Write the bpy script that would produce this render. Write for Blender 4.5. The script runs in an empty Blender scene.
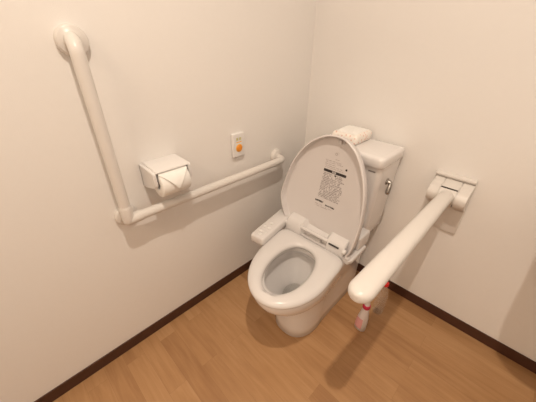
import bpy, bmesh, math, random
from mathutils import Vector, Matrix
random.seed(7)
PI = math.pi
SC = bpy.context.scene
MAIN, FILL = 16, 18
COL = SC.collection

# ------------------------------------------------------------------ materials
def mat(name, color, rough=0.5, metal=0.0, noise=0.0, nscale=40.0, bump=0.0, bscale=200.0,
        trans=0.0, ior=1.45, coat=0.0, alpha=1.0, sss=0.0):
    m = bpy.data.materials.new(name); m.use_nodes = True
    nt = m.node_tree; b = nt.nodes['Principled BSDF']
    b.inputs['Base Color'].default_value = (*color, 1)
    b.inputs['Roughness'].default_value = rough
    b.inputs['Metallic'].default_value = metal
    b.inputs['IOR'].default_value = ior
    b.inputs['Transmission Weight'].default_value = trans
    b.inputs['Coat Weight'].default_value = coat
    b.inputs['Coat Roughness'].default_value = 0.08
    b.inputs['Alpha'].default_value = alpha
    tc = nt.nodes.new('ShaderNodeTexCoord')
    if noise > 0:
        n = nt.nodes.new('ShaderNodeTexNoise'); n.inputs['Scale'].default_value = nscale
        n.inputs['Detail'].default_value = 4
        nt.links.new(tc.outputs['Object'], n.inputs['Vector'])
        mx = nt.nodes.new('ShaderNodeMix'); mx.data_type = 'RGBA'
        mx.inputs[6].default_value = (*[c*(1-noise) for c in color], 1)
        mx.inputs[7].default_value = (*[min(1, c*(1+noise)) for c in color], 1)
        nt.links.new(n.outputs['Fac'], mx.inputs[0])
        nt.links.new(mx.outputs[2], b.inputs['Base Color'])
    if bump > 0:
        n2 = nt.nodes.new('ShaderNodeTexNoise'); n2.inputs['Scale'].default_value = bscale
        n2.inputs['Detail'].default_value = 3
        nt.links.new(tc.outputs['Object'], n2.inputs['Vector'])
        bp = nt.nodes.new('ShaderNodeBump'); bp.inputs['Strength'].default_value = bump
        bp.inputs['Distance'].default_value = 0.001
        nt.links.new(n2.outputs['Fac'], bp.inputs['Height'])
        nt.links.new(bp.outputs['Normal'], b.inputs['Normal'])
    return m

def floor_mat():
    m = bpy.data.materials.new('oak_plank_floor'); m.use_nodes = True
    nt = m.node_tree; b = nt.nodes['Principled BSDF']; L = nt.links.new
    tc = nt.nodes.new('ShaderNodeTexCoord')
    mp = nt.nodes.new('ShaderNodeMapping')
    mp.inputs['Location'].default_value = (0.325, 0.0055, 0)
    L(tc.outputs['Object'], mp.inputs['Vector'])
    br = nt.nodes.new('ShaderNodeTexBrick')
    br.offset = 0.37; br.offset_frequency = 2; br.squash = 1
    br.inputs['Color1'].default_value = (0, 0, 0, 1); br.inputs['Color2'].default_value = (1, 1, 1, 1)
    br.inputs['Mortar'].default_value = (0.5, 0.5, 0.5, 1)
    br.inputs['Scale'].default_value = 1.0
    br.inputs['Brick Width'].default_value = 0.62; br.inputs['Row Height'].default_value = 0.075
    br.inputs['Mortar Size'].default_value = 0.0
    L(mp.outputs['Vector'], br.inputs['Vector'])
    # second brick only for thin seams
    b2 = nt.nodes.new('ShaderNodeTexBrick'); b2.offset = 0.37; b2.offset_frequency = 2
    for k, v in (('Scale', 1.0), ('Brick Width', 0.62), ('Row Height', 0.075), ('Mortar Size', 0.0007), ('Mortar Smooth', 0.6)):
        b2.inputs[k].default_value = v
    L(mp.outputs['Vector'], b2.inputs['Vector'])
    # grain: noise stretched along x, shifted per plank
    sh = nt.nodes.new('ShaderNodeVectorMath'); sh.operation = 'MULTIPLY_ADD'
    sh.inputs[1].default_value = (5.0, 3.0, 0)
    L(br.outputs['Color'], sh.inputs[0]); L(tc.outputs['Object'], sh.inputs[2])
    m2 = nt.nodes.new('ShaderNodeMapping'); m2.inputs['Scale'].default_value = (2.6, 30, 1)
    L(sh.outputs[0], m2.inputs['Vector'])
    n = nt.nodes.new('ShaderNodeTexNoise'); n.inputs['Scale'].default_value = 1.6
    n.inputs['Detail'].default_value = 7; n.inputs['Roughness'].default_value = 0.62; n.inputs['Distortion'].default_value = 0.5
    L(m2.outputs['Vector'], n.inputs['Vector'])
    m3 = nt.nodes.new('ShaderNodeMapping'); m3.inputs['Scale'].default_value = (1.6, 7, 1)
    L(sh.outputs[0], m3.inputs['Vector'])
    n3 = nt.nodes.new('ShaderNodeTexNoise'); n3.inputs['Scale'].default_value = 1.4; n3.inputs['Detail'].default_value = 3
    n3.inputs['Distortion'].default_value = 1.2
    L(m3.outputs['Vector'], n3.inputs['Vector'])
    cr = nt.nodes.new('ShaderNodeValToRGB')
    cr.color_ramp.elements[0].position = 0.30; cr.color_ramp.elements[0].color = (0.310, 0.155, 0.066, 1)
    cr.color_ramp.elements[1].position = 0.70; cr.color_ramp.elements[1].color = (0.490, 0.285, 0.140, 1)
    e = cr.color_ramp.elements.new(0.52); e.color = (0.420, 0.230, 0.104, 1)
    # factor = .55 grain + .25 large + .2 plank
    a1 = nt.nodes.new('ShaderNodeMath'); a1.operation = 'MULTIPLY'; a1.inputs[1].default_value = 0.50
    L(n.outputs['Fac'], a1.inputs[0])
    a2 = nt.nodes.new('ShaderNodeMath'); a2.operation = 'MULTIPLY_ADD'; a2.inputs[1].default_value = 0.34
    L(n3.outputs['Fac'], a2.inputs[0]); L(a1.outputs[0], a2.inputs[2])
    a3 = nt.nodes.new('ShaderNodeMath'); a3.operation = 'MULTIPLY_ADD'; a3.inputs[1].default_value = 0.17
    sp = nt.nodes.new('ShaderNodeSeparateColor'); L(br.outputs['Color'], sp.inputs[0])
    L(sp.outputs[0], a3.inputs[0]); L(a2.outputs[0], a3.inputs[2])
    L(a3.outputs[0], cr.inputs['Fac'])
    mx = nt.nodes.new('ShaderNodeMix'); mx.data_type = 'RGBA'; mx.inputs[7].default_value = (0.22, 0.105, 0.048, 1)
    mm = nt.nodes.new('ShaderNodeMath'); mm.operation = 'MULTIPLY'; mm.inputs[1].default_value = 0.45
    L(b2.outputs['Fac'], mm.inputs[0]); L(mm.outputs[0], mx.inputs[0]); L(cr.outputs['Color'], mx.inputs[6])
    L(mx.outputs[2], b.inputs['Base Color'])
    b.inputs['Roughness'].default_value = 0.42
    bp = nt.nodes.new('ShaderNodeBump'); bp.inputs['Strength'].default_value = 0.15; bp.inputs['Distance'].default_value = 0.0006
    L(n.outputs['Fac'], bp.inputs['Height']); L(bp.outputs['Normal'], b.inputs['Normal'])
    return m

M = dict(
    wall=mat('cream_wallpaper', (0.83, 0.80, 0.775), 0.75, noise=0.012, nscale=60, bump=0.25, bscale=420),
    ceil=mat('ceiling_paper', (0.84, 0.82, 0.79), 0.8, noise=0.01, bump=0.2),
    floor=floor_mat(),
    base=mat('dark_brown_baseboard', (0.070, 0.026, 0.014), 0.45, noise=0.2, nscale=30),
    rail=mat('ivory_rail_resin', (0.72, 0.68, 0.645), 0.30, noise=0.01, bump=0.05),
    china=mat('white_glazed_china', (0.785, 0.755, 0.745), 0.10, coat=0.5, noise=0.006, nscale=6),
    plastic=mat('white_toilet_plastic', (0.71, 0.68, 0.67), 0.24, noise=0.006, nscale=8),
    lidm=mat('white_lid_plastic', (0.67, 0.63, 0.62), 0.30, noise=0.006, nscale=8),
    greyp=mat('pale_grey_plastic', (0.55, 0.52, 0.50), 0.35, noise=0.01),
    dark=mat('dark_slot', (0.05, 0.04, 0.035), 0.6, noise=0.05),
    ink=mat('black_print', (0.035, 0.028, 0.028), 0.6, noise=0.05),
    ink2=mat('grey_print', (0.27, 0.235, 0.235), 0.6, noise=0.05),
    ink3=mat('soft_grey_print', (0.47, 0.42, 0.41), 0.6, noise=0.03),
    holder=mat('white_holder_resin', (0.78, 0.755, 0.74), 0.4, noise=0.01),
    paper=mat('tissue_paper', (0.88, 0.86, 0.83), 0.9, noise=0.02, bump=0.5, bscale=300),
    chrome=mat('satin_chrome', (0.42, 0.40, 0.38), 0.22, 1.0, noise=0.05),
    orange=mat('orange_button', (0.85, 0.30, 0.035), 0.35, noise=0.03),
    yellow=mat('yellow_green_print', (0.66, 0.62, 0.12), 0.5, noise=0.03),
    yorange=mat('amber_print', (0.88, 0.50, 0.10), 0.5, noise=0.03),
    red=mat('red_plastic', (0.72, 0.03, 0.03), 0.35, noise=0.03),
    crimson=mat('crimson_label', (0.50, 0.03, 0.07), 0.4, noise=0.05),
    bottle=mat('milky_bottle_plastic', (0.78, 0.70, 0.68), 0.3, noise=0.02, trans=0.15),
    pink=mat('pink_label', (0.72, 0.36, 0.36), 0.45, noise=0.08, nscale=60),
    clear=mat('clear_pet', (0.97, 0.97, 0.97), 0.05, alpha=0.05, ior=1.5),
    water=mat('bowl_water', (0.95, 0.94, 0.92), 0.02, trans=0.95, ior=1.33),
    pinkpat=None,
)
def tissue_cover_mat():
    m = mat('floral_tissue_wrap', (0.88, 0.84, 0.80), 0.45)
    nt = m.node_tree; b = nt.nodes['Principled BSDF']; L = nt.links.new
    tc = nt.nodes.new('ShaderNodeTexCoord')
    v = nt.nodes.new('ShaderNodeTexVoronoi'); v.inputs['Scale'].default_value = 62
    L(tc.outputs['Object'], v.inputs['Vector'])
    cr = nt.nodes.new('ShaderNodeValToRGB')
    cr.color_ramp.elements[0].position = 0.16; cr.color_ramp.elements[0].color = (0.78, 0.50, 0.42, 1)
    cr.color_ramp.elements[1].position = 0.34; cr.color_ramp.elements[1].color = (0.90, 0.84, 0.78, 1)
    L(v.outputs['Distance'], cr.inputs['Fac']); L(cr.outputs['Color'], b.inputs['Base Color'])
    return m
M['pinkpat'] = tissue_cover_mat()

# ------------------------------------------------------------------ helpers
def link(name, me, m, parent=None, smooth=True, ang=40):
    if m is not None: me.materials.append(m)
    if smooth:
        for p in me.polygons: p.use_smooth = True
        try: me.set_sharp_from_angle(angle=math.radians(ang))
        except Exception: pass
    o = bpy.data.objects.new(name, me); COL.objects.link(o)
    if parent is not None:
        par = parent
        o.parent = par
        base = Vector((0, 0, 0)); q = par
        while q is not None: base += q.location; q = q.parent
        o.location = (0, 0, 0)
        me.transform(Matrix.Translation(-base))
    return o
def obj(name, bm, m, parent=None, smooth=True, ang=40):
    bmesh.ops.recalc_face_normals(bm, faces=bm.faces)
    me = bpy.data.meshes.new(name); bm.to_mesh(me); bm.free()
    return link(name, me, m, parent, smooth, ang)
def recenter(o):            # top-level mesh: put the origin at the base of its bounds
    xs = [v.co for v in o.data.vertices]
    c = Vector(((min(v.x for v in xs)+max(v.x for v in xs))/2, (min(v.y for v in xs)+max(v.y for v in xs))/2, min(v.z for v in xs)))
    o.data.transform(Matrix.Translation(-c)); o.location = c
    return o
def tag(o, label, cat, group=None):
    o['label'] = label; o['category'] = cat
    if group: o['group'] = group
    return o
def thing(name, label, cat, loc):
    o = bpy.data.objects.new(name, None); COL.objects.link(o); o.location = loc
    o.empty_display_size = 0.05
    return tag(o, label, cat)
def struct(name, bm, m, smooth=False):
    o = obj(name, bm, m, None, smooth); o['kind'] = 'structure'; return o
def box(bm, x0, x1, y0, y1, z0, z1, bev=0.0, seg=3):
    r = bmesh.ops.create_cube(bm, size=1)
    vs = r['verts']
    for v in vs:
        v.co = Vector((x0 if v.co.x < 0 else x1, y0 if v.co.y < 0 else y1, z0 if v.co.z < 0 else z1))
    if bev > 0:
        es = list({e for v in vs for e in v.link_edges})
        bmesh.ops.bevel(bm, geom=es, offset=bev, segments=seg, affect='EDGES', profile=0.5)
    return bm
def loft(bm, rings, close=False, cap0=True, cap1=True):
    R_ = [[bm.verts.new(p) for p in r] for r in rings]
    n = len(R_[0]); k = len(R_)
    for i in range(k if close else k-1):
        a = R_[i]; b = R_[(i+1) % k]
        for j in range(n):
            bm.faces.new((a[j], a[(j+1) % n], b[(j+1) % n], b[j]))
    if not close:
        if cap0: bm.faces.new(R_[0][::-1])
        if cap1: bm.faces.new(R_[-1])
    return bm
def tube(bm, pts, r, n=24, caps=True, round_ends=False):
    pts = [Vector(p) for p in pts]
    rr = r if isinstance(r, (list, tuple)) else [r]*len(pts)
    rr = list(rr)
    if round_ends:
        def cap(p, q, R):
            d = (p-q).normalized()
            return [(p + d*R*math.sin(t), R*math.cos(t)) for t in (PI*.46, PI*.38, PI*.27, PI*.14)]
        a = cap(pts[0], pts[1], rr[0]); b = cap(pts[-1], pts[-2], rr[-1])[::-1]
        pts = [x[0] for x in a]+pts+[x[0] for x in b]; rr = [x[1] for x in a]+rr+[x[1] for x in b]
    rings = []; prev = None
    for i, p in enumerate(pts):
        t = (pts[min(i+1, len(pts)-1)]-pts[max(i-1, 0)]).normalized()
        if prev is None:
            u = t.orthogonal().normalized()
        else:
            u = (prev - t*prev.dot(t)).normalized()
        prev = u; w = t.cross(u)
        rings.append([p + (u*math.cos(2*PI*j/n)+w*math.sin(2*PI*j/n))*rr[i] for j in range(n)])
    loft(bm, rings, cap0=caps, cap1=caps); return bm
def arc(p0, corner, p1, rad, n=8):
    """polyline p0 -> rounded corner -> p1"""
    p0, c, p1 = Vector(p0), Vector(corner), Vector(p1)
    a = (p0-c).normalized(); b = (p1-c).normalized()
    th = a.angle(b); d = rad/math.tan(th/2)
    s = c+a*d; e = c+b*d; ctr = c+(a+b).normalized()*(rad/math.sin(th/2))
    out = [p0]
    for i in range(n+1):
        t = i/n; va = s-ctr; vb = e-ctr; om = va.angle(vb)
        out.append(ctr+(va*math.sin((1-t)*om)+vb*math.sin(t*om))/math.sin(om))
    out.append(p1); return out
def lathe(bm, prof, origin, axis='z', n=32):
    o = Vector(origin); rings = []
    for r, h in prof:
        ring = []
        for j in range(n):
            a = 2*PI*j/n; c, s = r*math.cos(a), r*math.sin(a)
            if axis == 'z': ring.append(o+Vector((c, s, h)))
            elif axis == 'x': ring.append(o+Vector((h, c, s)))
            else: ring.append(o+Vector((c, -h, s)))
        rings.append(ring)
    loft(bm, rings); return bm

# ------------------------------------------------------------------ room
W, D, H = 1.72, -2.0, 2.40
bm = bmesh.new(); box(bm, -0.1, W+0.1, D-0.1, 0.1, -0.1, 0); struct('floor', bm, M['floor'])
bm = bmesh.new(); box(bm, -0.1, W+0.1, D-0.1, 0.1, H, H+0.1); struct('ceiling', bm, M['ceil'])
bm = bmesh.new(); box(bm, -0.1, 0, D-0.1, 0.1, 0, H); struct('wall_left', bm, M['wall'])
bm = bmesh.new(); box(bm, 0, W, 0, 0.1, 0, H); struct('wall_back', bm, M['wall'])
bm = bmesh.new(); box(bm, W, W+0.1, D-0.1, 0.1, 0, H); struct('wall_right', bm, M['wall'])
DX0, DX1, DZ, CY = .30, 1.25, 2.05, -3.3       # unseen doorway and corridor behind the camera, added to let fill light in
bm = bmesh.new(); box(bm, 0, DX0, D-0.1, D, 0, H); box(bm, DX1, W, D-0.1, D, 0, H); box(bm, DX0, DX1, D-0.1, D, DZ, H); struct('wall_front', bm, M['wall'])
bm = bmesh.new(); box(bm, DX0-.04, DX0, D-.11, D+.01, 0, DZ+.04); box(bm, DX1, DX1+.04, D-.11, D+.01, 0, DZ+.04); box(bm, DX0, DX1, D-.11, D+.01, DZ, DZ+.04); struct('trim_1', bm, M['holder'])
bm = bmesh.new(); box(bm, -.6, W+.6, CY, D-.1, -.1, 0); struct('floor_corridor', bm, M['floor'])
bm = bmesh.new(); box(bm, -.6, W+.6, CY, D-.1, H, H+.1); struct('ceiling_corridor', bm, M['ceil'])
bm = bmesh.new(); box(bm, -.6, W+.6, CY-.1, CY, 0, H); struct('wall_corridor_far', bm, M['wall'])
bm = bmesh.new(); box(bm, -.7, -.6, CY, D-.1, 0, H); struct('wall_corridor_left', bm, M['wall'])
bm = bmesh.new(); box(bm, W+.6, W+.7, CY, D-.1, 0, H); struct('wall_corridor_right', bm, M['wall'])
bm = bmesh.new(); box(bm, -.6, -.1, D-.1, D-.09, 0, H); box(bm, W+.1, W+.6, D-.1, D-.09, 0, H); struct('wall_corridor_near', bm, M['wall'])
BH, BT = 0.056, 0.006
bm = bmesh.new(); box(bm, 0, BT, D, 0, 0, BH, 0.0015, 2); struct('baseboard_left', bm, M['base'])
bm = bmesh.new(); box(bm, BT, W-BT, -BT, 0, 0, BH, 0.0015, 2); struct('baseboard_back', bm, M['base'])
bm = bmesh.new(); box(bm, W-BT, W, D, 0, 0, BH, 0.0015, 2); struct('baseboard_right', bm, M['base'])

# ------------------------------------------------------------------ L shaped grab rail on the left wall
RX, RY, RZ, TR = 0.061, -1.031, 0.665, 0.0172
rail = thing('grab_rail', 'white L-shaped grab rail with upright and horizontal arm on the left wall', 'grab rail', (0, RY, RZ))
bm = bmesh.new()
tube(bm, arc((0.012, RY+.006, 1.190), (RX, RY, 1.192), (RX, RY, RZ), 0.034, 10), TR, 28)
obj('upright_bar', bm, M['rail'], rail)
YE = -0.248
bm = bmesh.new()
tube(bm, arc((RX, RY, RZ), (RX, YE, RZ-0.002), (0.012, YE, RZ-0.002), 0.030, 10), TR, 28)
obj('horizontal_bar', bm, M['rail'], rail)
bm = bmesh.new()
tube(bm, [(0.012, RY+.010, RZ-.003), (RX-.01, RY+.001, RZ), (RX, RY, RZ)], TR, 28, round_ends=True)
tube(bm, [(RX, RY, RZ+.045), (RX, RY, RZ)], TR+.0022, 28, round_ends=True)
tube(bm, [(RX, RY, RZ), (RX, RY+.045, RZ)], TR+.0022, 28)
obj('corner_joint', bm, M['rail'], rail)
for y, z in ((RY+.009, 1.188), (RY+.009, RZ-.010), (YE, RZ-0.002)):
    bm = bmesh.new()
    lathe(bm, [(0.0375, 0.0), (0.0375, 0.012), (0.036, 0.0165), (0.032, 0.019), (0.022, 0.020), (0.0195, 0.023)], (0, y, z), 'x', 40)
    obj('wall_flange', bm, M['rail'], rail, ang=50)

# ------------------------------------------------------------------ toilet roll holder
Y0, Y1, ZT = -0.936, -0.795, 0.824
hold = thing('paper_holder', 'white box-shaped toilet paper holder on the left wall above the rail', 'paper holder', (0, (Y0+Y1)/2, 0.75))
bm = bmesh.new(); box(bm, 0, 0.008, Y0, Y1, 0.735, ZT-.004, 0.002); obj('back_plate', bm, M['holder'], hold, ang=30)
for ya, yb in ((Y0, Y0+.012), (Y1-.012, Y1)):
    bm = bmesh.new()
    pr = [(0.0, ZT-.003), (0.098, ZT-.006), (0.104, ZT-.012), (0.106, .775), (0.103, .765), (0.092, .760), (0.03, 0.742), (0.0, 0.738)]
    loft(bm, [[(x, ya, z) for x, z in pr], [(x, yb, z) for x, z in pr]])
    bmesh.ops.bevel(bm, geom=list(bm.edges), offset=0.0016, segments=2, affect='EDGES')
    obj('side_arm', bm, M['holder'], hold, ang=30)
bm = bmesh.new()
pr = [(0.0, ZT), (0.012, ZT+.003), (0.085, ZT), (0.104, ZT-.005), (0.106, ZT-.010), (0.100, ZT-.011), (0.0, ZT-.006)]
loft(bm, [[(x, Y0+.010, z) for x, z in pr], [(x, Y1-.010, z) for x, z in pr]])
bmesh.ops.bevel(bm, geom=list(bm.edges), offset=0.001, segments=2, affect='EDGES')
obj('cutter_lid', bm, M['holder'], hold, ang=30)
bm = bmesh.new()
tube(bm, [(0.072, Y0+.011, 0.772), (0.072, Y1-.011, 0.772)], 0.014, 20); obj('spindle', bm, M['greyp'], hold)

roll = thing('toilet_roll', 'white toilet roll with its end folded to a point, in the wall holder', 'toilet paper', (0.08, (Y0+Y1)/2, 0.715))
ry0, ry1, rc, rr_ = Y0+.019, Y1-.019, (0.080, 0.765), 0.047
bm = bmesh.new()
prof = [(0.019, ry0), (rr_-.002, ry0), (rr_, ry0+.002), (rr_, ry1-.002), (rr_-.002, ry1), (0.019, ry1)]
rings = [[(rc[0]+r*math.cos(2*PI*j/48), y, rc[1]+r*math.sin(2*PI*j/48)) for j in range(48)] for r, y in prof]
loft(bm, rings, close=True)
obj('paper_winding', bm, M['paper'], roll, ang=50)
# folded sheet end: follows the roll then a pointed flap
bm = bmesh.new()
nn = 16; R1 = rr_+.0013
ym = (ry0+ry1)/2; hw = (ry1-ry0)/2
rowsT, rowsB = [], []
for i in range(nn+1):
    a = math.radians(72 - 82*i/nn)
    t = max(0, (i-3)/(nn-3)); w = hw*(1-t)*.98+0.0015
    lift = 0.002+0.006*t
    rowsT.append([(rc[0]+(R1+lift)*math.cos(a), ym+s*w, rc[1]+(R1+lift)*math.sin(a)) for s in (-1, -.5, 0, .5, 1)])
    rowsB.append([(rc[0]+(R1+lift-.0012)*math.cos(a), ym+s*w, rc[1]+(R1+lift-.0012)*math.sin(a)) for s in (1, .5, 0, -.5, -1)])
loft(bm, [t_+b_ for t_, b_ in zip(rowsT, rowsB)])
obj('folded_end', bm, M['paper'], roll, ang=30)

# ------------------------------------------------------------------ call button
call = thing('call_button', 'small white call button with a round orange push on the left wall', 'call button', (0, -0.503, 0.735))
bm = bmesh.new(); box(bm, 0, 0.018, -0.536, -0.470, 0.735, 0.843, 0.006, 4); obj('housing', bm, M['holder'], call, ang=50)
bm = bmesh.new(); lathe(bm, [(0.0145, 0.0175), (0.0145, 0.021), (0.013, 0.0225), (0.006, 0.0228)], (0, -0.503, 0.776), 'x', 28)
pb = obj('push_button', bm, M['orange'], call)
pb['label'] = 'round orange button'
bm = bmesh.new(); lathe(bm, [(0.018, 0.0176), (0.018, 0.0188), (0.0155, 0.0192)], (0, -0.503, 0.776), 'x', 28); obj('button_ring', bm, M['yorange'], call)
bm = bmesh.new()
for y, z, w, h in ((-.511, .8175, .011, .011), (-.495, .8175, .011, .011)):
    box(bm, .0178, .0184, y-w/2, y+w/2, z-h/2, z-h/2+.0018); box(bm, .0178, .0184, y-w/2, y+w/2, z+h/2-.0018, z+h/2)
    box(bm, .0178, .0184, y-w/2, y-w/2+.002, z-h/2, z+h/2); box(bm, .0178, .0184, y-.001, y+.001, z-h/2, z+h/2)
    box(bm, .0178, .0184, y-w/2, y+w/2, z-.0009, z+.0009)
lt = obj('lettering', bm, M['yellow'], call, smooth=False); lt['label'] = 'yellow-green lettering'
bm = bmesh.new(); box(bm, .0178, .0184, -.518, -.488, .801, .805); obj('printed_line', bm, M['yorange'], call, smooth=False)
bm = bmesh.new(); tube(bm, [(0.010, -0.516, 0.737), (0.010, -0.516, 0.728)], 0.0045, 14); obj('cord_outlet', bm, M['greyp'], call)

# ------------------------------------------------------------------ toilet
BX, BY, SK = 0.398, -0.41, 0.15
def T(u, d, z):             # toilet frame: u to the right, d forward from the hinge line
    s = SK*d if d > 0 else 0.03*d
    return Vector((BX+u+s, BY-d+0.03*u, z))
def egg(w, df, db, z, wb=None, L=0.24, n=96, e=2.0, eb=4.0):
    """outline: front half ellipse of length L ending at df, back superellipse ending at db (negative = behind)"""
    wb = wb or w; dm = df-L; out = []
    for j in range(n):
        a = 2*PI*j/n; c, s = math.cos(a), math.sin(a)
        if s >= 0:
            u = w*math.copysign(abs(c)**(2/e), c); d = dm+L*abs(s)**(2/e)
        else:
            k = abs(s)**(2/eb); d = dm-(dm-db)*k
            wd = w+(wb-w)*min(1, (dm-d)/max(1e-6, dm-db))
            u = wd*math.copysign(abs(c)**(2/eb), c)
        out.append(T(u, d, z))
    return out
toilet = thing('toilet', 'white toilet with raised lid, washlet seat and tapered cistern in the corner', 'toilet', (0.42, -0.42, 0))
# china body: foot, skirt, bowl, inner bowl
bm = bmesh.new()
S = [ # w, df, db, z, wb, L
 (0.116, 0.205, -0.385, 0.000, 0.132, .17),
 (0.119, 0.209, -0.385, 0.004, 0.135, .17),
 (0.120, 0.210, -0.385, 0.060, 0.136, .17),
 (0.121, 0.213, -0.385, 0.130, 0.137, .175),
 (0.124, 0.221, -0.385, 0.190, 0.138, .19),
 (0.130, 0.241, -0.385, 0.225, 0.140, .20),
 (0.141, 0.292, -0.385, 0.262, 0.143, .21),
 (0.150, 0.340, -0.385, 0.300, 0.147, .22),
 (0.158, 0.368, -0.385, 0.335, 0.150, .23),
 (0.160, 0.378, -0.385, 0.360, 0.154, .235),
 (0.161, 0.380, -0.385, 0.380, 0.156, .235),
 (0.158, 0.377, -0.384, 0.3865, 0.154, .235),
 (0.150, 0.370, -0.378, 0.389, 0.146, .23)]
rings = [egg(w, df, db, z, wb, L, e=2.0+.35*max(0, 1-z/.25)) for w, df, db, z, wb, L in S]
inner = [(0.112, 0.335, 0.03, 0.389, .11, .17), (0.100, 0.322, 0.045, 0.386, .10, .16), (0.096, 0.318, 0.05, 0.374, .096, .155),
         (0.108, 0.325, 0.035, 0.352, .105, .16), (0.118, 0.330, 0.02, 0.330, .11, .165), (0.116, 0.320, 0.025, 0.300, .108, .16),
         (0.100, 0.290, 0.035, 0.262, .09, .15), (0.078, 0.245, 0.05, 0.225, .068, .12), (0.062, 0.205, 0.06, 0.190, .052, .085),
         (0.050, 0.180, 0.075, 0.150, .042, .06), (0.03, 0.155, 0.09, 0.120, .03, .035)]
rings += [egg(w, df, db, z, wb, L, eb=2.4) for w, df, db, z, wb, L in inner]
loft(bm, rings)
obj('bowl', bm, M['china'], toilet, ang=60)
bm = bmesh.new()
loft(bm, [egg(0.060, 0.202, 0.062, 0.181, .05, .085, eb=2.4), egg(0.061, 0.2035, 0.061, 0.1835, .051, .085, eb=2.4)])
obj('bowl_water', bm, M['water'], toilet)

# seat ring
bm = bmesh.new()
def SO(o, z): return egg(0.166-o, 0.392-o, 0.0+o, z, 0.173-o, .238-o*.5, eb=7)
def SI(o, z):
    out = []
    for j in range(96):
        a = 2*PI*j/96; c, s = math.cos(a), math.sin(a)
        L_ = (.150 if s > 0 else .140)+o; w = .086+o
        e = 2.0 if s > 0 else 2.3
        out.append(T(.004+w*math.copysign(abs(c)**(2/e), c), .196+L_*math.copysign(abs(s)**(2/e), s), z))
    return out
loft(bm, [SO(.004, .392), SO(.0, .397), SO(-.001, .405), SO(.003, .413), SO(.012, .419), SO(.03, .4225),
          SI(.016, .4215), SI(.006, .418), SI(0, .411), SI(-.001, .403), SI(.004, .394)], close=True)
obj('seat', bm, M['plastic'], toilet, ang=70)
for u, d in ((-.10, .30), (.11, .28)):
    bm = bmesh.new(); p = T(u, d, .386)
    lathe(bm, [(.009, 0), (.009, .010)], p, 'z', 16); obj('seat_bumper', bm, M['greyp'], toilet)

# washlet unit behind the seat
unit = None
bm = bmesh.new()
pr = [(.0, .388), (.0, .432), (-.004, .452), (-.018, .466), (-.04, .474), (-.10, .478), (-.150, .474), (-.165, .46), (-.168, .388)]
us = [-.160, -.156, -.140, -.095, -.078, -.060, .050, .068, .085, .130, .146, .150]
rings = []
for u in us:
    edge = min(u-us[0], us[-1]-u)
    rec = 1.0 if -.065 < u < .055 else 0.0
    ring = []
    for d, z in pr:
        zz = z
        if edge < .003: zz = .388+(z-.388)*.93
        if rec and d > -.05: d = d-.026; zz = .388+(z-.388)*(.86 if d > -.05 else 1)
        ring.append(T(u, d, zz))
    rings.append(ring)
loft(bm, rings)
unit = obj('washlet_unit', bm, M['plastic'], toilet, ang=35)
bm = bmesh.new()
def slab(z, o): return [T(u, d, z) for u, d in ((-.180+o, .0-o), (.176-o, .0-o), (.186-o, -.02), (.186-o, -.15+o), (-.188+o, -.15+o), (-.188+o, -.02))]
loft(bm, [slab(.3865, .004), slab(.389, 0), slab(.402, 0), slab(.405, .003)])
obj('mounting_plate', bm, M['plastic'], unit, ang=35)
bm = bmesh.new()
tube(bm, [T(-.070, -.012, .447), T(.060, -.012, .447)], .0085, 20, round_ends=True)
obj('hinge_bar', bm, M['plastic'], unit)
bm = bmesh.new(); box(bm, *sorted((T(-.03, -.02, 0).x, T(.03, -.02, 0).x)), BY+.012, BY+.027, .392, .430, .003)
obj('nozzle_cover', bm, M['greyp'], unit, ang=50)
# brand-like mark on the right block (short dark letters)
bm = bmesh.new()
for i in range(9):
    u = .078+i*.0055
    pz = .4475
    loft(bm, [[T(u, .0005, pz-.0045), T(u+.0044, .0005, pz-.0045), T(u+.0044, -.0010, pz+.0030), T(u, -.0010, pz+.0030)],
              [T(u, .0024, pz-.0045), T(u+.0044, .0024, pz-.0045), T(u+.0044, .0010, pz+.0030), T(u, .0010, pz+.0030)]])
mk = obj('printed_mark', bm, M['ink'], unit, smooth=False); mk['label'] = 'small dark printed mark'
# round hinge caps
for u in (-.165, .152):
    bm = bmesh.new(); p = T(u, -.004, .440)
    lathe(bm, [(.011, -.006), (.011, .006), (.009, .008)], p, 'x', 24); obj('hinge_cap', bm, M['plastic'], unit, ang=50)
# white corner of the tank-side housing sticking out to the right
bm = bmesh.new(); box(bm, .530, .572, -.318, -.225, .405, .472, .008, 3); obj('valve_housing', bm, M['plastic'], unit, ang=50)

# control arm on the left of the seat
ctl = None
bm = bmesh.new()
c0 = Vector((.192, -.372)); c1 = Vector((.229, -.600)); ax = (c1-c0).normalized(); nx = Vector((-ax.y, ax.x))
def CT(s, t, z): p = c0+ax*s+nx*t; return Vector((p.x, p.y, z))
Lc = (c1-c0).length
def crr(off, z0):
    out = []; hw_, r = .037-off, .013
    x0, x1 = -.03+off, Lc-off
    for (cx, cy, a0) in ((x1-r, hw_-r, 0), (x0+r, hw_-r, 90), (x0+r, -hw_+r, 180), (x1-r, -hw_+r, 270)):
        for k in range(6):
            a = math.radians(a0+k*18); z = z0
            out.append(CT(cx+r*math.cos(a), cy+r*math.sin(a), z - .012*max(0, (cx+r*math.cos(a))/Lc-.3)))
    return out
loft(bm, [crr(.010, .410), crr(.003, .416), crr(0, .425), crr(0, .448), crr(.002, .4535), crr(.006, .456)])
ctl = obj('control_arm', bm, M['plastic'], toilet, ang=50)
for s, t in ((.185, -.012), (.185, .012), (.150, -.012), (.150, .012), (.115, 0), (.205, 0)):
    bm = bmesh.new()
    zz = .4562-.012*max(0, s/Lc-.3)
    p = CT(s, t, zz)
    lathe(bm, [(.0085, -.001), (.0085, .0012), (.007, .0018)], p, 'z', 18)
    obj('control_button', bm, M['holder'], ctl, ang=50)

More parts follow.
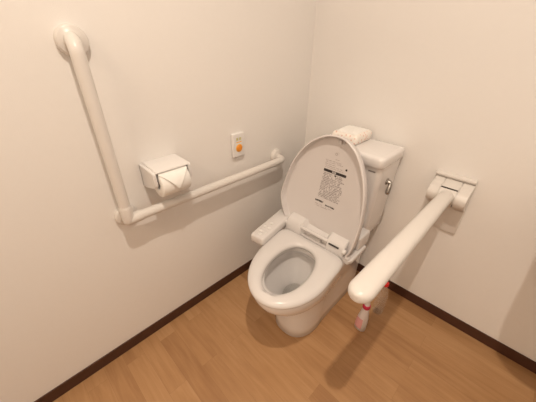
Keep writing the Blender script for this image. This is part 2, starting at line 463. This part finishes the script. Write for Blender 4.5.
# raised lid
tl = math.radians(11)
LP = Vector((.400, -.380, .430))
def LQ(u, v, h): # h = toward the viewer (normal), lid plane leaning back
    return LP+Vector((u, v*math.sin(tl)-h*math.cos(tl), v*math.cos(tl)+h*math.sin(tl)))
keys = [(-.028, -.152, .150), (-.012, -.162, .162), (.010, -.180, .172), (.047, -.207, .178), (.115, -.236, .181), (.185, -.230, .176), (.235, -.219, .168), (.285, -.205, .155),
        (.325, -.186, .139), (.365, -.162, .118), (.395, -.136, .096), (.415, -.112, .077), (.436, -.076, .047), (.447, -.045, .022), (.451, -.011, -.009)]
def lidout(off, h, n=40, back=0.0):
    L_, R_ = [], []
    K = [(v, l, r) for v, l, r in keys]
    cu = -.025; cv = .2
    for v, l, r in K:
        L_.append((l, v)); R_.append((r, v))
    pts = R_+L_[::-1][1:]
    # smooth resample with Catmull-Rom (closed)
    m = len(pts); out = []
    for i in range(m):
        p0, p1, p2, p3 = (Vector(pts[(i+k-1) % m]) for k in range(4))
        for t in (0, .25, .5, .75):
            q = 0.5*((2*p1)+(-p0+p2)*t+(2*p0-5*p1+4*p2-p3)*t*t+(-p0+3*p1-3*p2+p3)*t**3)
            out.append(q)
    res = []
    M_ = len(out)
    for i, q in enumerate(out):
        tdir = (out[(i+1) % M_]-out[i-1]).normalized()
        nrm = Vector((tdir.y, -tdir.x))
        p = q - nrm*off
        res.append(LQ(p.x, p.y, h))
    return res
def lidscale(off, h, k):
    c_ = LQ(-.03, .21, h)
    return [c_+(p-c_)*k for p in lidout(off, h)]
bm = bmesh.new()
loft(bm, [lidscale(.012, -.024, .9), lidout(.009, -.018), lidout(.003, -.011), lidout(.001, .002), lidout(0, .016), lidout(.0008, .0205), lidout(.004, .022),
          lidout(.0065, .0215), lidout(.0075, .019), lidout(.0085, -.003), lidout(.0105, -.0085), lidout(.0135, -.010)])
lid = obj('toilet_lid', bm, M['lidm'], toilet, ang=55)
# catch at top, faint ridge and pads
bm = bmesh.new()
def lidbox(bm, u0, u1, v0, v1, h0, h1):
    u0 += .010; u1 += .010; v0 -= .003; v1 -= .003
    loft(bm, [[LQ(u0, v0, h0), LQ(u1, v0, h0), LQ(u1, v1, h0), LQ(u0, v1, h0)], [LQ(u0, v0, h1), LQ(u1, v0, h1), LQ(u1, v1, h1), LQ(u0, v1, h1)]])
lidbox(bm, -.014, -.005, .424, .436, -.010, .004)
lidbox(bm, -.0100, -.0090, .372, .424, -.0102, -.0088)
obj('moulded_ridge', bm, M['lidm'], lid, smooth=False)
for u in (-.020, .004):
    bm = bmesh.new(); lidbox(bm, u-.003, u+.003, .426, .434, -.010, -.003); obj('lid_buffer', bm, M['greyp'], lid, smooth=False)
# caution label printed on the inside of the lid
HP = -.0099
def strokes(bm, u0, u1, v, h, dens=.8, wmin=.0015, wmax=.004, slope=0.0):
    u = u0
    while u < u1:
        w = random.uniform(wmin, wmax)
        if random.random() < dens:
            k = random.random()
            b_ = v-h/2+(h*.4 if k < .2 else 0); t_ = v+h/2-(h*.4 if k > .8 else 0)
            lidbox(bm, u, min(u+w, u1), b_, t_, HP, HP+.0004)
        u += w+random.uniform(.0006, .0014)
bm = bmesh.new()
U0 = -.066
lidbox(bm, -.062, -.021, .2965, .3075, HP, HP+.0005); lidbox(bm, -.003, .045, .2965, .3075, HP, HP+.0005)
lidbox(bm, -.021, -.003, .3055, .3075, HP, HP+.0005); lidbox(bm, -.021, -.003, .2965, .2985, HP, HP+.0005)
strokes(bm, -.018, -.006, .302, .003, 1)
lidbox(bm, .035, .043, .324, .332, HP, HP+.0005)
lidbox(bm, -.006, .002, .287, .293, HP, HP+.0005)
lb = obj('caution_heading', bm, M['ink'], lid, smooth=False); lb['label'] = 'black bar on the lid label'
bm = bmesh.new()
strokes(bm, -.070, -.028, .160, .0085, 1, .002, .0045); lidbox(bm, -.070, -.030, .159, .1615, HP, HP+.0004)
obj('bold_print', bm, M['ink'], lid, smooth=False)
bm = bmesh.new()
strokes(bm, -.016, .030, .152, .0062, 1, .002, .0045); lidbox(bm, -.016, .029, .151, .1528, HP, HP+.0004)
obj('bold_print', bm, M['ink'], lid, smooth=False)
bm = bmesh.new()
v = .290
while v > .176:
    a_, b_ = -.060, .044
    if v > .272: strokes(bm, a_, -.014, v, .0044, .85); strokes(bm, .0, .032, v, .0044, .85)
    else: strokes(bm, a_-.002*(.29-v)/.1, b_-random.choice((0, .003, .006, .015)), v, .0038, .85)
    v -= .0068
obj('caution_text', bm, M['ink2'], lid, smooth=False)
bm = bmesh.new()
for v, a_, b_ in ((.345, -.062, .010), (.338, -.062, .020), (.330, -.062, -.012), (.322, -.060, .030), (.315, -.060, .028)):
    strokes(bm, a_, b_, v, .0036, .8)
obj('fine_print', bm, M['ink3'], lid, smooth=False)
bm = bmesh.new()
for v, a_, b_ in ((.144, -.068, -.030), (.136, -.066, -.002), (.141, -.012, .020)): strokes(bm, a_, b_, v, .0036, .8)
obj('fine_print', bm, M['ink3'], lid, smooth=False)
bm = bmesh.new()
for k in range(14):
    a = 2*PI*k/14; lidbox(bm, -.0205+.0045*math.cos(a)-.0014, -.0205+.0045*math.cos(a)+.0014, .378+.0045*math.sin(a)-.0014, .378+.0045*math.sin(a)+.0014, HP, HP+.0004)
obj('round_mark', bm, M['ink3'], lid, smooth=False)
bm = bmesh.new(); strokes(bm, -.020, .000, .356, .003, .9)
obj('fine_print', bm, M['ink3'], lid, smooth=False)

# cistern
tank = None
def rrect(x0, x1, y0, y1, z, r, k=6):
    out = []
    for cx, cy, a0 in ((x1-r, y1-r, 0), (x0+r, y1-r, 90), (x0+r, y0+r, 180), (x1-r, y0+r, 270)):
        for i in range(k+1):
            a = math.radians(a0+90*i/k); out.append((cx+r*math.cos(a), cy+r*math.sin(a), z))
    return out
bm = bmesh.new()
TX = .388
def tk(z, hw, yf, r=.022): return rrect(TX-hw, TX+hw, yf, -.012, z, r)
loft(bm, [tk(.384, .141, -.185), tk(.390, .144, -.188), tk(.46, .148, -.194), (tk(.60, .156, -.202)), tk(.70, .161, -.208), tk(.752, .163, -.210)])
tank = obj('cistern', bm, M['china'], toilet, ang=50)
bm = bmesh.new()
loft(bm, [rrect(TX-.161, TX+.161, -.208, -.010, .7525, .02), rrect(TX-.166, TX+.166, -.222, -.008, .7545, .022), rrect(TX-.168, TX+.168, -.225, -.008, .760, .022),
          rrect(TX-.169, TX+.169, -.226, -.008, .786, .022), rrect(TX-.167, TX+.167, -.224, -.010, .794, .021), rrect(TX-.161, TX+.161, -.218, -.015, .799, .018),
          rrect(TX-.15, TX+.15, -.207, -.026, .8005, .012)])
obj('cistern_lid', bm, M['china'], tank, ang=50)
bm = bmesh.new()
lathe(bm, [(.015, 0), (.015, .006), (.010, .009), (.008, .020)], (.5465, -.120, .668), 'x', 24)
tube(bm, [(.563, -.118, .668), (.567, -.125, .655), (.567, -.135, .628)], [.007, .0085, .011], 14, round_ends=True)
lv = obj('flush_lever', bm, M['chrome'], tank); lv['label'] = 'small chrome flush lever'
bm = bmesh.new()
for i in range(5):
    x = .496+i*.0062
    box(bm, x, x+.0045, -.2115, -.2085, .7295, .7345)
mk = obj('printed_logo', bm, M['ink2'], tank, smooth=False); mk['label'] = 'small grey printed logo'
# water supply pipe from wall into cistern side low down (hidden mostly)
bm = bmesh.new()
tube(bm, arc((.215, -.003, .20), (.215, -.055, .20), (.215, -.055, .40), .02, 6), .007, 14)
lathe(bm, [(.022, .004), (.022, .007), (.012, .012)], (.215, 0.002, .20), 'y', 20)
obj('supply_pipe', bm, M['chrome'], toilet)

# ------------------------------------------------------------------ tissue pack on the cistern
tp = thing('tissue_pack', 'soft pocket of tissues in pink floral wrap lying on the cistern lid', 'tissue pack', (.335, -.095, .8012))
bm = bmesh.new()
rg = []
for z, o in ((.8012, .008), (.804, .002), (.812, 0), (.828, .0), (.838, .003), (.843, .010)):
    rg.append([Vector((p[0], p[1], p[2])) for p in rrect(.272+o, .400-o, -.168+o, -.026-o, z, .012)])
rg.append([Vector(p) for p in rrect(.30, .372, -.14, -.055, .8445, .008)])
for r in rg:
    for p in r: p += Vector((random.uniform(-.0012, .0012), random.uniform(-.0012, .0012), 0))
loft(bm, rg)
o = obj('wrapper', bm, M['pinkpat'], tp, ang=60)
bm = bmesh.new()
N_ = 14; g = []
def hgt(i, j):
    x, y = i/N_-.5, j/N_-.5
    return .8445+.006*(1-4*x*x)*(1-4*y*y)+random.uniform(-.0022, .0022)+.004*math.sin(9*x+5*y)*(1-4*y*y)*(1-4*x*x)
top = [[bm.verts.new((.286+.098*i/N_+random.uniform(-.002, .002), -.158+.120*j/N_+random.uniform(-.002, .002), hgt(i, j))) for j in range(N_+1)] for i in range(N_+1)]
for i in range(N_):
    for j in range(N_): bm.faces.new((top[i][j], top[i+1][j], top[i+1][j+1], top[i][j+1]))
res = bmesh.ops.extrude_face_region(bm, geom=list(bm.faces))
for e_ in res['geom']:
    if isinstance(e_, bmesh.types.BMVert): e_.co.z = .8435
obj('folded_tissue', bm, M['paper'], tp, ang=20)

# ------------------------------------------------------------------ swing-up armrest on the back wall
arm = thing('armrest', 'white fold-up armrest jutting from a wall bracket right of the toilet', 'armrest', (.773, 0, .50))
AX = .7735; KX = -.006; KZ = -.010
bm = bmesh.new()
box(bm, .701, .843, -.012, 0, .482, .722, .004, 3)
obj('wall_plate', bm, M['rail'], arm, ang=50)
bm = bmesh.new()
pr = [(0, .738), (-.020, .738), (-.026, .735), (-.027, .729), (-.020, .722), (-.004, .716)]
loft(bm, [[(.699, y, z) for y, z in pr], [(.840, y, z) for y, z in pr]])
bmesh.ops.bevel(bm, geom=list(bm.edges), offset=.0015, segments=2, affect='EDGES')
obj('top_cover', bm, M['rail'], arm, ang=40)
def house(x0, x1, name, lo=.600):
    bm = bmesh.new()
    pr = [(-.0125, .719), (-.022, .716), (-.032, .706), (-.044, .700)]+[(-.054-.038*math.cos(math.radians(a)), .662+.036*math.sin(math.radians(a))) for a in range(78, -91, -12)]+[(-.042, .620), (-.024, lo), (-.0125, lo-.005)]
    loft(bm, [[(x0, y, z) for y, z in pr], [(x1, y, z) for y, z in pr]])
    bmesh.ops.bevel(bm, geom=[e for e in bm.edges if abs(e.verts[0].co.x-e.verts[1].co.x) < 1e-6], offset=.0022, segments=2, affect='EDGES')
    return obj(name, bm, M['rail'], arm, ang=35)
house(.702, .7385, 'hinge_housing'); house(.8005, .840, 'hinge_housing'); house(.7392, .7998, 'arm_root', .625)
# arm itself : flat oval section swept along -y with a round tip
bm = bmesh.new()
def sec(y, w, h, z, k=32, x=AX):
    out = []
    for j in range(k):
        a = 2*PI*j/k; c, s = math.cos(a), math.sin(a)
        out.append((x+w*math.copysign(abs(c)**.75, c), y, z+h*math.copysign(abs(s)**.85, s)))
    return out
AW, AH, AZ = .032, .021, .680
rings = [sec(-.050, .026, .022, .668, x=.769), sec(-.085, .027, .021, .671, x=.771), sec(-.115, .0265, AH, .674, x=.7715), sec(-.20, .027, AH, .678, x=.7725), sec(-.45, .0295, AH, AZ), sec(-.752, AW, AH, AZ)]
for k in range(1, 9):
    a = PI/2*k/8.4
    rings.append(sec(-.752-AW*1.15*math.sin(a), AW*math.cos(a)**.9, AH*(.35+.65*math.cos(a)), AZ))
loft(bm, rings)
obj('arm_bar', bm, M['rail'], arm, ang=60)
bm = bmesh.new(); box(bm, .7405, .7985, -.0665, -.0615, .694, .6995)
sl = obj('hinge_slot', bm, M['dark'], arm, smooth=False); sl['label'] = 'dark slot'
bm = bmesh.new()
tube(bm, [(.703, -.054, .662), (.839, -.054, .662)], .010, 18); obj('pivot_pin', bm, M['greyp'], arm)
bm = bmesh.new(); lathe(bm, [(.005, 0), (.005, .0015)], (.7995, -.086, .641), 'x', 12); obj('screw', bm, M['dark'], arm)

# ------------------------------------------------------------------ bottles
sb = thing('cleaner_bottle', 'white and pink toilet cleaner bottle with red collar on the floor by the toilet', 'bottle', (.676, -.338, 0))
def oval(bm, prof, ctr, ey=.62, n=28):
    rg = []
    for z, r, dx in prof:
        rg.append([(ctr[0]+dx+r*math.cos(2*PI*j/n), ctr[1]+ey*r*math.sin(2*PI*j/n), z) for j in range(n)])
    loft(bm, rg)
bm = bmesh.new()
oval(bm, [(0, .024, -.004), (.003, .027, -.004), (.05, .027, -.003), (.085, .024, -.001), (.115, .0195, .0), (.135, .0165, 0), (.148, .014, 0), (.152, .012, 0)], (.676, -.338), .75)
obj('bottle_body', bm, M['bottle'], sb, ang=60)
bm = bmesh.new()
rg = []
for z, r in ((.018, .0275), (.05, .0277), (.082, .0250)):
    rg.append([(.676-.003+(r+.0006)*math.cos(a), -.338+.75*(r+.0006)*math.sin(a), z) for a in [math.radians(-150+i*12) for i in range(8)]])
rg2 = [[(x*0+ .676-.003+(x-.673)*.97, -.338+(y+.338)*.97, z) for x, y, z in r] for r in rg]
loft(bm, [a+b[::-1] for a, b in zip(rg, rg2)])
lb = obj('bottle_label', bm, M['pink'], sb); lb['label'] = 'pink label'
bm = bmesh.new(); lathe(bm, [(.0165, .150), (.0175, .154), (.0175, .166), (.0155, .170)], (.676, -.338, 0), 'z', 24)
rc_ = obj('collar', bm, M['crimson'], sb, ang=50); rc_['label'] = 'crimson collar'
bm = bmesh.new(); tube(bm, [(.676, -.338, .168), (.676, -.338, .185), (.678, -.348, .212), (.680, -.355, .236)], [.013, .0115, .0085, .0065], 20, round_ends=True)
obj('nozzle_cap', bm, M['plastic'], sb)

pb = thing('plastic_bottle', 'clear empty plastic bottle with a red cap standing by the back baseboard', 'bottle', (.689, -.188, 0))
bm = bmesh.new()
pf = [(.020, .0), (.0255, .003), (.0275, .010), (.0275, .03), (.0265, .034), (.0275, .038), (.0275, .062), (.0265, .066), (.0275, .070), (.0275, .100), (.0262, .112), (.022, .130), (.016, .147), (.0115, .157), (.011, .170)]
pf = [(r, h*1.13) for r, h in pf]
pi_ = [(max(r-.0009, .004), h) for r, h in pf[::-1]]; pi_[-1] = (.018, .002)
rings = [[(.689+r*math.cos(2*PI*j/32), -.188+r*math.sin(2*PI*j/32), h) for j in range(32)] for r, h in pf+pi_]
loft(bm, rings)
obj('bottle_shell', bm, M['clear'], pb, ang=60)
bm = bmesh.new(); lathe(bm, [(.0135, .188), (.0140, .190), (.0140, .202), (.0130, .205), (.008, .206)], (.689, -.188, 0), 'z', 28)
o = obj('bottle_cap', bm, M['red'], pb, ang=50); o['label'] = 'red cap'

# ------------------------------------------------------------------ wash basin on the back wall, right of the armrest
bs = thing('wash_basin', 'white wall-hung wash basin with a chrome tap right of the armrest', 'basin', (1.33, 0, .66))
def basin_ring(z, o, back, rf, yo=0.0):
    x0, x1, y0 = 1.072+o, 1.588-o, -.400+o+yo; out = []
    for cx, cy, a0, r in ((x1-.01, back-.01, 0, .01), (x0+.01, back-.01, 90, .01), (x0+rf, y0+rf, 180, rf), (x1-rf, y0+rf, 270, rf)):
        for i in range(9):
            a = math.radians(a0+90*i/8); out.append((cx+r*math.cos(a), cy+r*math.sin(a), z))
    return out
bm = bmesh.new()
loft(bm, [basin_ring(.655, .06, -.003, .08), basin_ring(.665, .03, -.003, .09), basin_ring(.70, .01, -.003, .10), basin_ring(.76, .0, -.003, .11), basin_ring(.795, 0, -.003, .11), basin_ring(.80, .004, -.006, .108),
          basin_ring(.80, .035, -.10, .09), basin_ring(.792, .042, -.105, .09), basin_ring(.73, .060, -.12, .08), basin_ring(.70, .10, -.14, .05), basin_ring(.695, .14, -.18, .03)])
obj('basin_bowl', bm, M['china'], bs, ang=60)
bm = bmesh.new()
tube(bm, [(1.33, -.05, .797), (1.33, -.05, .88), (1.33, -.065, .905), (1.33, -.10, .91), (1.33, -.15, .895)], [.017, .016, .014, .012, .010], 18)
obj('tap', bm, M['chrome'], bs)

# ------------------------------------------------------------------ ceiling lamp
LX, LY = .915, -1.11
cl = thing('ceiling_lamp', 'small round white ceiling downlight above the middle of the room', 'lamp', (LX, LY, H))
bm = bmesh.new()
rings = [[(LX+r*math.cos(2*PI*j/40), LY+r*math.sin(2*PI*j/40), H-h) for j in range(40)] for r, h in ((.052, .0), (.052, .003), (.054, .006), (.066, .004), (.068, .0))]
loft(bm, rings, close=True)
obj('lamp_rim', bm, M['holder'], cl, ang=50)
em = bpy.data.materials.new('warm_lamp_glow'); em.use_nodes = True
nt = em.node_tree; nt.nodes.clear()
e = nt.nodes.new('ShaderNodeEmission'); out = nt.nodes.new('ShaderNodeOutputMaterial')
e.inputs[0].default_value = (1.0, .80, .60, 1); e.inputs[1].default_value = 1.5; nt.links.new(e.outputs[0], out.inputs[0])
bm = bmesh.new(); lathe(bm, [(.051, -.0005), (.051, -.002), (.03, -.0025)], (LX, LY, H), 'z', 32)
obj('lamp_diffuser', bm, em, cl)
ld = bpy.data.lights.new('lamp_light', 'AREA'); ld.shape = 'DISK'; ld.size = .05; ld.spread = math.radians(180); ld.energy = MAIN; ld.color = (1.0, .87, .72)
lo = bpy.data.objects.new('lamp_light', ld); COL.objects.link(lo); lo.location = (LX, LY, H-.008)

l2 = bpy.data.lights.new('fill_light', 'AREA'); l2.shape = 'RECTANGLE'; l2.size = 1.2; l2.size_y = .3; l2.energy = FILL; l2.color = (1.0, .80, .58)  # added fill, lifts the lower walls and shadows through the doorway
o2 = bpy.data.objects.new('fill_light', l2); COL.objects.link(o2); o2.location = (.8, -2.75, H-.03)
cp = thing('fill_lamp', 'long flat white fill lamp added in the unseen corridor behind the doorway', 'lamp', (.8, -2.75, H))  # unseen body and glowing panel, added to go with the fill
bm = bmesh.new(); box(bm, .19, 1.41, -2.91, -2.59, H-.02, H, .004); obj('fill_lamp_body', bm, M['holder'], cp)
bm = bmesh.new(); box(bm, .21, 1.39, -2.89, -2.61, H-.024, H-.019); obj('fill_lamp_panel', bm, em, cp)

w = bpy.data.worlds.new('World'); SC.world = w; w.use_nodes = True
w.node_tree.nodes['Background'].inputs[0].default_value = (1, .85, .7, 1)
w.node_tree.nodes['Background'].inputs[1].default_value = 0.0

# ------------------------------------------------------------------ camera
yaw, pit, rol = -0.781530714, 0.539886472, 0.0107345417
f = 272.932857
d = Vector((math.sin(yaw)*math.cos(pit), math.cos(yaw)*math.cos(pit), -math.sin(pit)))
rt = Vector((math.cos(yaw), -math.sin(yaw), 0)); up = rt.cross(d)
r2 = rt*math.cos(rol)+up*math.sin(rol); u2 = -rt*math.sin(rol)+up*math.cos(rol)
cd = bpy.data.cameras.new('camera'); cam = bpy.data.objects.new('camera', cd); COL.objects.link(cam)
mw = Matrix((r2, u2, -d)).transposed().to_4x4(); mw.translation = Vector((.93161841, -1.23780346, 1.2))
cam.matrix_world = mw
cd.sensor_fit = 'HORIZONTAL'; cd.sensor_width = 36; cd.lens = f/536*36; cd.clip_start = .01
SC.camera = cam

SC.view_settings.view_transform = 'Standard'; SC.view_settings.look = 'None'
SC.view_settings.gamma = 1; SC.view_settings.use_curve_mapping = False
SC.view_settings.exposure = 0.31
